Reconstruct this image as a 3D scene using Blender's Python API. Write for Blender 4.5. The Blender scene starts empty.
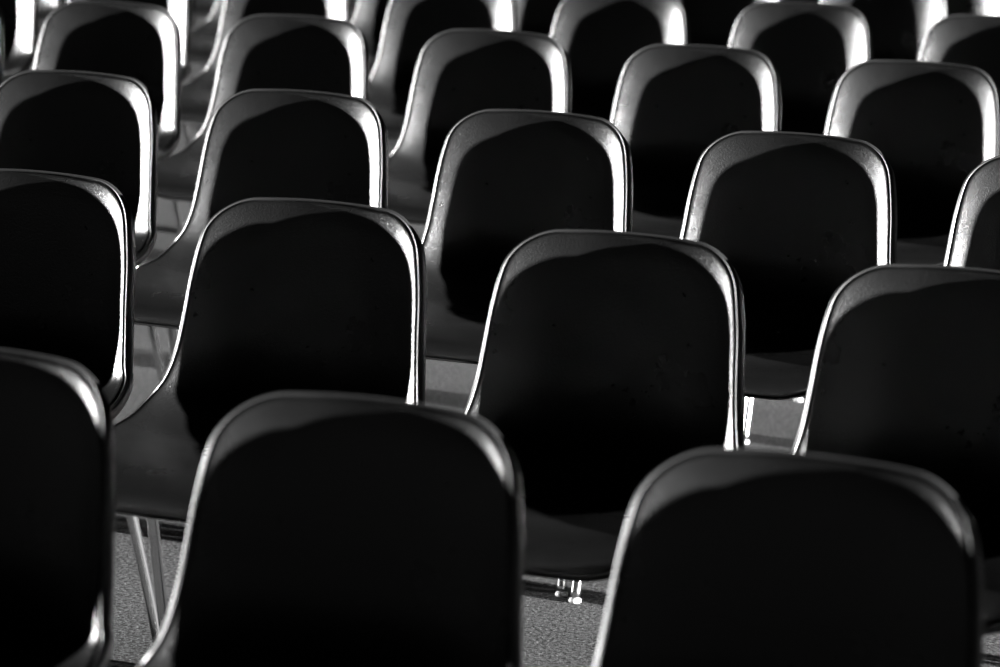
import bpy, bmesh, math, random
from mathutils import Vector, Matrix
random.seed(4)
C = bpy.context.scene.collection
sc = bpy.context.scene

# ------------------------------------------------------------------ layout
F_PX = 3153.8
PITCH, YAW, ROLL = 0.199, -0.419, 0.030
LIFT = .014                      # seat height above the base drawing
CAM = Vector((2.379, -5.332, 1.574 + LIFT))
CP = 0.521                      # chair to chair along a row (chairs are hooked together)
ROWP, STAG, TURN = 1.237, -0.684, 0.057
ROWX = {0: .008, 1: -.011, 2: .001, 3: -.002, 4: .003}
ROWY = {0: 0, 1: -.023, 2: -.037, 3: .046, 4: .014}
ROWR = {0: .000, 1: -.010, 2: .010, 3: .018, 4: .006}      # slope of a row's line
ROWTURN = {0: .062, 1: .066, 2: .062, 3: .078, 4: .060}   # how far its chairs face right of straight ahead
# small individual shifts (metres, radians): chairs are never perfectly in line
NUDGE = {(3, 2): (-.008, 0, 0), (3, 1): (-.006, 0, 0), (4, 4): (-.010, 0, 0), (4, 5): (-.010, 0, 0), (2, 5): (-.010, 0, 0), (2, 1): (.008, 0, 0), (2, 2): (.005, 0, 0)}

# ------------------------------------------------------------------ materials
def mat(name, base=(0, 0, 0), rough=.5, metal=0, spec=.5):
    m = bpy.data.materials.new(name); m.use_nodes = True
    b = m.node_tree.nodes['Principled BSDF']
    b.inputs['Base Color'].default_value = (*base, 1)
    b.inputs['Roughness'].default_value = rough
    b.inputs['Metallic'].default_value = metal
    b.inputs['Specular IOR Level'].default_value = spec
    return m, m.node_tree, b

def tex_noise(nt, scale, detail=3, rough=.6, src='Object', vec_scale=None):
    tc = nt.nodes.new('ShaderNodeTexCoord'); n = nt.nodes.new('ShaderNodeTexNoise')
    n.inputs['Scale'].default_value = scale; n.inputs['Detail'].default_value = detail; n.inputs['Roughness'].default_value = rough
    if vec_scale:
        mp = nt.nodes.new('ShaderNodeMapping'); mp.inputs['Scale'].default_value = vec_scale
        nt.links.new(tc.outputs[src], mp.inputs['Vector']); nt.links.new(mp.outputs['Vector'], n.inputs['Vector'])
    else:
        nt.links.new(tc.outputs[src], n.inputs['Vector'])
    return n

def ramp(nt, fac, stops):
    r = nt.nodes.new('ShaderNodeValToRGB'); e = r.color_ramp.elements
    while len(e) < len(stops): e.new(.5)
    for k, (p, c) in enumerate(stops):
        e[k].position = p; e[k].color = (c, c, c, 1)
    nt.links.new(fac, r.inputs['Fac']); return r

# black grained vinyl upholstery
M_VINYL, nt, b = mat('black_vinyl', (.001, .001, .001), .42, 0, .5)
n1 = tex_noise(nt, 420, 2, .6); n2 = tex_noise(nt, 9, 4, .6)
bp = nt.nodes.new('ShaderNodeBump'); bp.inputs['Strength'].default_value = .6; bp.inputs['Distance'].default_value = .0011
nt.links.new(n1.outputs['Fac'], bp.inputs['Height']); nt.links.new(bp.outputs['Normal'], b.inputs['Normal'])
r = ramp(nt, n2.outputs['Fac'], [(.3, .26), (.7, .315)]); nt.links.new(r.outputs['Color'], b.inputs['Roughness'])
# welt cord
M_WELT, _, _ = mat('black_welt', (.005, .005, .005), .38, 0, .5)
# moulded plastic shell
M_SHELL, nt, b = mat('black_shell', (.006, .006, .006), .4, 0, .5)
n1 = tex_noise(nt, 60, 4, .6); r = ramp(nt, n1.outputs['Fac'], [(.35, .34), (.65, .46)]); nt.links.new(r.outputs['Color'], b.inputs['Roughness'])
# chrome
M_CHROME, nt, b = mat('chromed_steel', (.62, .62, .62), .16, 1)
M_RUBBER, _, _ = mat('black_rubber', (.02, .02, .02), .7)
M_GLIDE, _, _ = mat('pale_nylon', (.16, .16, .16), .5)
# floor
M_FLOOR, nt, b = mat('speckled_floor', (.1, .1, .1), .85, 0, 0)
n1 = tex_noise(nt, 130, 5, .75); n2 = tex_noise(nt, 1.6, 5, .6); n3 = tex_noise(nt, 260, 2, .5)
r1 = ramp(nt, n1.outputs['Fac'], [(.36, .15), (.5, .7), (.64, 1.6)])
r2 = ramp(nt, n2.outputs['Fac'], [(.3, .75), (.7, 1.15)])
r3 = ramp(nt, n3.outputs['Fac'], [(.68, 0), (.73, 1)])
mx = nt.nodes.new('ShaderNodeMix'); mx.data_type = 'RGBA'; mx.blend_type = 'MULTIPLY'; mx.inputs['Factor'].default_value = 1
nt.links.new(r1.outputs['Color'], mx.inputs[6]); nt.links.new(r2.outputs['Color'], mx.inputs[7])
m2 = nt.nodes.new('ShaderNodeMix'); m2.data_type = 'RGBA'; m2.blend_type = 'MULTIPLY'; m2.inputs['Factor'].default_value = 1
nt.links.new(mx.outputs[2], m2.inputs[6]); m2.inputs[7].default_value = (.036, .036, .036, 1)
m3 = nt.nodes.new('ShaderNodeMix'); m3.data_type = 'RGBA'; nt.links.new(r3.outputs['Color'], m3.inputs['Factor'])
nt.links.new(m2.outputs[2], m3.inputs[6]); m3.inputs[7].default_value = (.16, .16, .16, 1)
nt.links.new(m3.outputs[2], b.inputs['Base Color'])
bp = nt.nodes.new('ShaderNodeBump'); bp.inputs['Strength'].default_value = .9; bp.inputs['Distance'].default_value = .0025
nt.links.new(n1.outputs['Fac'], bp.inputs['Height']); nt.links.new(bp.outputs['Normal'], b.inputs['Normal'])

# ------------------------------------------------------------------ helpers
def link(name, bm, m, parent=None, smooth=True):
    me = bpy.data.meshes.new(name)
    if smooth:
        for f in bm.faces: f.smooth = True
    bmesh.ops.recalc_face_normals(bm, faces=bm.faces)
    bm.to_mesh(me); bm.free(); me.materials.append(m)
    o = bpy.data.objects.new(name, me); C.objects.link(o)
    if parent: o.parent = parent
    return o

def tube(bm, pts, rad, seg=12, closed=False, cap=True):
    pts = [Vector(p) for p in pts]; n = len(pts); rings = []
    prev = None
    for k, p in enumerate(pts):
        if closed: t = pts[(k + 1) % n] - pts[k - 1]
        else: t = pts[min(k + 1, n - 1)] - pts[max(k - 1, 0)]
        t.normalize()
        if prev is None:
            a = t.orthogonal().normalized()
        else:
            a = (prev - t * prev.dot(t)).normalized()
        prev = a; bb = t.cross(a)
        rings.append([bm.verts.new(p + (a * math.cos(2 * math.pi * q / seg) + bb * math.sin(2 * math.pi * q / seg)) * rad) for q in range(seg)])
    m = n if closed else n - 1
    for k in range(m):
        A, B = rings[k], rings[(k + 1) % n]
        if closed and k == n - 1:      # align the last ring with the first
            d = min(range(seg), key=lambda s: (A[0].co - B[s].co).length)
            B = B[d:] + B[:d]
        for q in range(seg): bm.faces.new((A[q], A[(q + 1) % seg], B[(q + 1) % seg], B[q]))
    if cap and not closed:
        bm.faces.new(rings[0][::-1]); bm.faces.new(rings[-1])

def catmull(P, n):
    out = []
    for i in range(len(P) - 1):
        p0, p1, p2, p3 = P[max(i - 1, 0)], P[i], P[i + 1], P[min(i + 2, len(P) - 1)]
        for k in range(n):
            t = k / n
            out.append(tuple(.5 * (2 * b_ + (c - a) * t + (2 * a - 5 * b_ + 4 * c - d) * t * t + (3 * b_ - a - 3 * c + d) * t ** 3) for a, b_, c, d in zip(p0, p1, p2, p3)))
    out.append(P[-1]); return out

# ------------------------------------------------------------------ the moulded side shell
# stations along the centre line, front lip to top: y, z, half width, forward/upward rise of the side wings
ST = [(-.252, .398, .200, .000), (-.248, .415, .212, .000), (-.225, .428, .222, .002), (-.160, .436, .231, .012), (-.080, .433, .235, .021),
      (.000, .427, .236, .030), (.070, .423, .235, .040), (.128, .431, .231, .051), (.178, .452, .223, .059), (.210, .490, .214, .063),
      (.231, .540, .207, .063), (.242, .600, .201, .059), (.250, .660, .196, .053), (.256, .715, .188, .046), (.260, .758, .1785, .036), (.264, .794, .1705, .024)]
PROF = catmull(ST, 10)
ARC = [0]
for a, b_ in zip(PROF, PROF[1:]): ARC.append(ARC[-1] + math.hypot(b_[0] - a[0], b_[1] - a[1]))
LEN = ARC[-1]
def prof(s):
    s = min(max(s, 0), LEN)
    lo, hi = 0, len(ARC) - 1
    while hi - lo > 1:
        mid = (lo + hi) // 2
        if ARC[mid] <= s: lo = mid
        else: hi = mid
    t = (s - ARC[lo]) / (ARC[hi] - ARC[lo])
    p = [a + (b_ - a) * t for a, b_ in zip(PROF[lo], PROF[hi])]
    q0, q1 = PROF[max(lo - 2, 0)], PROF[min(hi + 2, len(PROF) - 1)]
    ty, tz = q1[0] - q0[0], q1[1] - q0[1]; l = math.hypot(ty, tz)
    return p[0], p[1], p[2], p[3], (-tz / l, ty / l)      # normal: up from the seat, forward from the back
R_TOP, R_FRONT, CROWN = .062, .095, .010
def halfw(s, inset):
    w = prof(s)[2] - inset
    top = LEN - inset - s; fr = s - inset
    for d, r_ in ((top, R_TOP), (fr, R_FRONT)):
        rr = r_ - inset * .5
        if d < rr:
            q = 1 - max(d, 0) / rr
            w -= rr * (1 - math.sqrt(max(0, 1 - q ** 2.1)))
    return w
OUT = {}
def outline(inset):
    if inset in OUT: return OUT[inset]
    L = []
    N = 240
    for k in range(N + 1):
        t = k / N; t = .5 - .5 * math.cos(math.pi * t)
        s = inset + (LEN - 2 * inset) * t
        L.append((halfw(s, inset), s))
    OUT[inset] = L; return L
def rimdist(a, s):
    a = abs(a); best = 9
    L = outline(0)
    best = min(s, LEN - s)
    for (w0, s0), (w1, s1) in zip(L, L[1:]):
        dx, ds = w1 - w0, s1 - s0; l2 = dx * dx + ds * ds
        t = max(0, min(1, ((a - w0) * dx + (s - s0) * ds) / l2)) if l2 else 0
        d = math.hypot(a - w0 - t * dx, s - s0 - t * ds)
        if d < best: best = d
    return best
CURL_R, CURL_H = .012, .0022
def surf(a, s, lift=0.0, dist=None):
    y, z, w, rise, n = prof(s)
    u = abs(a) / w
    d = rimdist(a, s) if dist is None else dist
    h = rise * (u ** 2.6)
    if d < CURL_R:
        h -= CURL_H * (1 - d / CURL_R) ** 2
    # crown of the top edge
    top = max(0, (s - (LEN - .12)) / .12)
    k = CROWN * top * top * u * u
    y2, z2 = y + n[0] * (h + lift), z + n[1] * (h + lift)
    return Vector((a, y2, z2 - k + LIFT))
def grid(bm, inset, lift_fn, nu=56, nv=120):
    rows = []
    for j in range(nv + 1):
        t = j / nv
        t = .10 * t + .90 * (.5 - .5 * math.cos(math.pi * t))
        s = inset + (LEN - 2 * inset) * t
        w = halfw(s, inset); row = []
        for i in range(nu + 1):
            q = i / nu * 2 - 1
            q = math.copysign(1 - (1 - abs(q)) ** 1.35, q)
            a = q * w
            d = rimdist(a, s)
            row.append(bm.verts.new(surf(a, s, lift_fn(d - inset), d)))
        rows.append(row)
    for j in range(nv):
        for i in range(nu):
            bm.faces.new((rows[j][i], rows[j][i + 1], rows[j + 1][i + 1], rows[j + 1][i]))
    ring = [rows[0][i] for i in range(nu + 1)] + [rows[j][nu] for j in range(1, nv + 1)] + [rows[nv][i] for i in range(nu - 1, -1, -1)] + [rows[j][0] for j in range(nv - 1, 0, -1)]
    return rows, ring
def ring_pts(inset, lift):
    """points of the rim, evenly spaced, all round"""
    L = outline(inset); P = []
    P += [(a, s) for a, s in L]
    w = L[-1][0]; P += [(w * (1 - k / 12), LEN - inset) for k in range(1, 24)]
    P += [(-a, s) for a, s in reversed(L)]
    w = L[0][0]; P += [(-w * (1 - k / 12), inset) for k in range(1, 24)]
    V = [surf(a, s, lift) for a, s in P]
    # resample
    V2 = V + [V[0]]; acc = [0]
    for p, q in zip(V2, V2[1:]): acc.append(acc[-1] + (q - p).length)
    N = 220; out = []; k = 0
    for i in range(N):
        t = acc[-1] * i / N
        while acc[k + 1] < t: k += 1
        f = (t - acc[k]) / max(1e-9, acc[k + 1] - acc[k])
        out.append(V2[k].lerp(V2[k + 1], f))
    return out

def centroid_dir(s):  # outward-back direction helper
    n = prof(s)[4]; return Vector((0, n[0], n[1]))

PAD = .0055
def build_shell(parent):
    bm = bmesh.new()
    rows, ring = grid(bm, .0, lambda d: -.001, 44, 110)
    # back surface: 5 mm behind, with a turned-back flange at the rim
    nv, nu = len(rows) - 1, len(rows[0]) - 1
    bm.normal_update()
    cent = {}
    for row in rows:
        for v in row: cent[v] = v.normal.copy()
    # orient normals to the sitter's side
    ref = rows[nv // 3][nu // 2]
    sgn = 1 if cent[ref].z > 0 else -1
    back = [[bm.verts.new(v.co - cent[v] * sgn * (.0055)) for v in row] for row in rows]
    for j in range(nv):
        for i in range(nu):
            bm.faces.new((back[j][i], back[j + 1][i], back[j + 1][i + 1], back[j][i + 1]))
    idx = {}
    for j in range(nv + 1):
        for i in range(nu + 1): idx[rows[j][i]] = (j, i)
    R = len(ring)
    # flange: rim continues 9 mm backwards then returns to the rear skin
    out1, out2 = [], []
    for k, v in enumerate(ring):
        j, i = idx[v]
        t = (ring[(k + 1) % R].co - ring[k - 1].co).normalized()
        nn = cent[v] * sgn
        s = None
        o = t.cross(nn)
        c = Vector((0, v.co.y, v.co.z))
        inward = rows[min(max(j, 3), nv - 3)][min(max(i, 3), nu - 3)].co - v.co
        if o.dot(inward) > 0: o = -o
        out1.append(bm.verts.new(v.co + o * .0012 - nn * .002))
        out2.append(bm.verts.new(v.co + o * .0008 - nn * (.0065 + .0085 * abs(o.x) ** 3)))
    inn = [bm.verts.new((out2[k].co + back[idx[v][0]][idx[v][1]].co) / 2 - cent[v] * sgn * .004) for k, v in enumerate(ring)]
    for k in range(R):
        q = (k + 1) % R
        b0, b1 = back[idx[ring[k]][0]][idx[ring[k]][1]], back[idx[ring[q]][0]][idx[ring[q]][1]]
        bm.faces.new((ring[k], ring[q], out1[q], out1[k]))
        bm.faces.new((out1[k], out1[q], out2[q], out2[k]))
        bm.faces.new((out2[k], out2[q], inn[q], inn[k]))
        bm.faces.new((inn[k], inn[q], b1, b0))
    bmesh.ops.remove_doubles(bm, verts=bm.verts, dist=1e-5)
    return link('shell', bm, M_SHELL, parent)

def build_pad(parent):
    bm = bmesh.new()
    def lift(d):
        e = .005
        if d >= e: return PAD
        q = 1 - max(d, 0) / e
        return .001 + (PAD - .001) * math.sqrt(max(0, 1 - q * q))
    rows, ring = grid(bm, .0045, lift, 60, 130)
    low = []
    # close the underside just above the shell
    nv, nu = len(rows) - 1, len(rows[0]) - 1
    bmesh.ops.remove_doubles(bm, verts=bm.verts, dist=1e-5)
    return link('upholstery', bm, M_VINYL, parent)

def build_welt(parent):
    bm = bmesh.new()
    tube(bm, ring_pts(.0018, .0016), .0021, 8, True)
    return link('welt', bm, M_WELT, parent)

RAILZ = .3915 + LIFT
HX = CP / 2 - .018              # leg half spacing at the floor
def leg_pts(sx, front):
    fy, ty = (-.240, -.135) if front else (.235, .105)
    x0, x1 = sx * HX, sx * (HX - .016)
    P = [(x0, fy, .006), (x0 - sx * .004, fy + (ty - fy) * .30, .135), (x1, ty - (ty - fy) * .10, .350 + LIFT),
         (x1 - sx * .002, ty - (ty - fy) * .0, .3785 + LIFT), (x1 - sx * .004, ty + (-.03 if not front else .03), RAILZ)]
    return catmull(P, 6)

def build_chair():
    root = bpy.data.objects.new('side_chair', None); C.objects.link(root)
    root.empty_display_size = .1
    build_shell(root); build_pad(root); build_welt(root)
    for sx in (-1, 1):
        for front in (True, False):
            bm = bmesh.new(); P = leg_pts(sx, front); tube(bm, P, .0092, 14)
            lg = link('leg', bm, M_CHROME, root)
            bm = bmesh.new(); x, y, _ = P[0]
            # glide: small turned foot
            prev = None; prof_ = [(.0, 0), (.0106, 0), (.0116, .001), (.0116, .004), (.0108, .006), (.0095, .0075)]
            rings = []
            for rr, zz in prof_[1:]:
                rings.append([bm.verts.new((x + rr * math.cos(q * math.pi / 8), y + rr * math.sin(q * math.pi / 8), zz)) for q in range(16)])
            for A, B in zip(rings, rings[1:]):
                for q in range(16): bm.faces.new((A[q], A[(q + 1) % 16], B[(q + 1) % 16], B[q]))
            bm.faces.new(rings[0][::-1]); bm.faces.new(rings[-1])
            g = link('foot_glide', bm, M_GLIDE, lg)
        # side rail joining the two legs under the seat
        bm = bmesh.new(); x = sx * (HX - .0195)
        tube(bm, [(x, -.112 , RAILZ), (x, -.05, RAILZ), (x, .02, RAILZ), (x, .082, RAILZ)], .0080, 12)
        link('side_rail', bm, M_CHROME, root)
    for y in (-.095, .065):
        bm = bmesh.new(); w = HX - .0195
        tube(bm, [(-w, y, RAILZ), (-w * .5, y, RAILZ - .001), (0, y, RAILZ - .0015), (w * .5, y, RAILZ - .001), (w, y, RAILZ)], .0075, 12)
        link('cross_bar', bm, M_CHROME, root)
        for sx in (-1, 1):
            # rubber shock mount between bar and shell
            bm = bmesh.new()
            x = sx * .12
            zt = surf(x, min(ARC, key=lambda s: abs(prof(s)[0] - y) + (9 if s > LEN * .6 else 0)), 0).z - .006
            rings = []
            for rr, zz in ((.012, RAILZ + .003), (.019, RAILZ + .007), (.021, zt - .004), (.023, zt + .001)):
                rings.append([bm.verts.new((x + rr * math.cos(q * math.pi / 8), y + rr * math.sin(q * math.pi / 8), zz)) for q in range(16)])
            for A, B in zip(rings, rings[1:]):
                for q in range(16): bm.faces.new((A[q], A[(q + 1) % 16], B[(q + 1) % 16], B[q]))
            bm.faces.new(rings[0][::-1]); bm.faces.new(rings[-1])
            link('shock_mount', bm, M_RUBBER, root)
    return root

def copy_tree(o, parent=None):
    c = o.copy(); C.objects.link(c); c.parent = parent
    for ch in list(o.children): copy_tree(ch, c)
    return c

ORD = ['first', 'second', 'third', 'fourth', 'fifth', 'sixth', 'seventh', 'eighth']
def rowxy(i, j):
    t = ROWTURN.get(i, TURN)
    x = (j - 3) * CP + STAG * (i - 2) + ROWX.get(i, 0)
    y = (i - 2) * ROWP + ROWY.get(i, 0) + ROWR.get(i, 0) * (j - 3) * CP
    return x, y, t
# row: chairs the photograph shows, neighbours added past the frame edge to shade the end chairs
ROWS = {0: ((1, 2, 3), (0, 4)), 1: ((1, 2, 3, 4), (0, 5)), 2: ((1, 2, 3, 4, 5), (0, 6)), 3: ((1, 2, 3, 4, 5), (0, 6)),
        4: ((0, 1, 2, 3, 4, 5, 6), (-1, 7)), 5: ((0, 1, 2, 3, 4, 5, 6), ()), 6: ((1, 2, 3, 6, 7), ())}
# what sets the chairs that show best apart, besides their place
LOOK = {(0, 2): 'large out of focus black shell chair',
        (0, 3): 'largest black shell chair', (1, 2): 'black shell chair, seat showing',
        (1, 3): 'sharply focused black shell chair', (1, 4): 'right edge black shell chair',
        (1, 1): 'half hidden black shell chair', (2, 5): 'right edge black shell chair'}
proto = build_chair(); used = False
for i, (shown, outside) in ROWS.items():
    rowname = 'the front row' if i == 0 else 'the %s row from the front' % ORD[i]
    for j in shown + outside:
        x, y, t = rowxy(i, j)
        dx, dy, dr = NUDGE.get((i, j), (0, 0, 0))
        o = proto if not used else copy_tree(proto); used = True
        o.location = (x + dx, y + dy, 0); o.rotation_euler = (0, 0, t + dr)
        if j in shown:
            n = shown.index(j)
            if i == 6:
                place = '%s glimpsed from the left in %s' % (ORD[n], rowname)
            else:
                place = '%s from the left in %s' % (ORD[n], rowname)
            o['label'] = LOOK.get((i, j), 'black upholstered shell chair') + ', ' + place
        else:
            o['label'] = 'black shell chair added for its shade just beyond the %s end of %s' % ('left' if j < shown[0] else 'right', rowname)
        o['category'] = 'chair'
        o['group'] = 'black shell chairs hooked together in rows'

# ------------------------------------------------------------------ floor
bm = bmesh.new()
vs = [bm.verts.new(p) for p in ((-30, -12, 0), (20, -12, 0), (20, 45, 0), (-30, 45, 0))]
bm.faces.new(vs)
fl = link('floor', bm, M_FLOOR, None, False); fl['kind'] = 'structure'

# ------------------------------------------------------------------ light
w = bpy.data.worlds.new('World'); sc.world = w; w.use_nodes = True
w.node_tree.nodes['Background'].inputs['Color'].default_value = (.5, .5, .5, 1)
w.node_tree.nodes['Background'].inputs['Strength'].default_value = .0004

def area(name, loc, target, size, power):
    l = bpy.data.lights.new(name, 'AREA'); l.shape = 'DISK'; l.size = size; l.energy = power
    o = bpy.data.objects.new(name, l); C.objects.link(o); o.location = loc
    o.rotation_euler = (Vector(target) - Vector(loc)).to_track_quat('-Z', 'Y').to_euler()
    return o
LIGHTS = [('stage_light', (-44.92, -3.75, 4.07), (-.2, 0, .5), 0.54, 145800),
          ('stage_light', (89.55, -0.47, 7.45), (-.2, 0, .5), 1.08, 3.564e+06)]
for a in LIGHTS: area(*a)

# ------------------------------------------------------------------ camera
a, b_, c = PITCH, YAW, ROLL
fw = Vector((math.sin(b_) * math.cos(a), math.cos(b_) * math.cos(a), -math.sin(a)))
rt = Vector((math.cos(b_), -math.sin(b_), 0)); up = rt.cross(fw)
r2 = rt * math.cos(c) + up * math.sin(c); u2 = -rt * math.sin(c) + up * math.cos(c)
cd = bpy.data.cameras.new('camera'); cam = bpy.data.objects.new('camera', cd); C.objects.link(cam)
M = Matrix((r2, u2, -fw)).transposed().to_4x4(); M.translation = CAM; cam.matrix_world = M
cd.sensor_width = 36; cd.lens = F_PX * 36 / 1000; cd.clip_end = 200
cd.dof.use_dof = True; cd.dof.focus_distance = 5.4; cd.dof.aperture_fstop = 4.5
sc.camera = cam
sc.view_settings.view_transform = 'Standard'; sc.view_settings.look = 'None'
sc.view_settings.gamma = 1; sc.view_settings.use_curve_mapping = False
sc.view_settings.exposure = 0
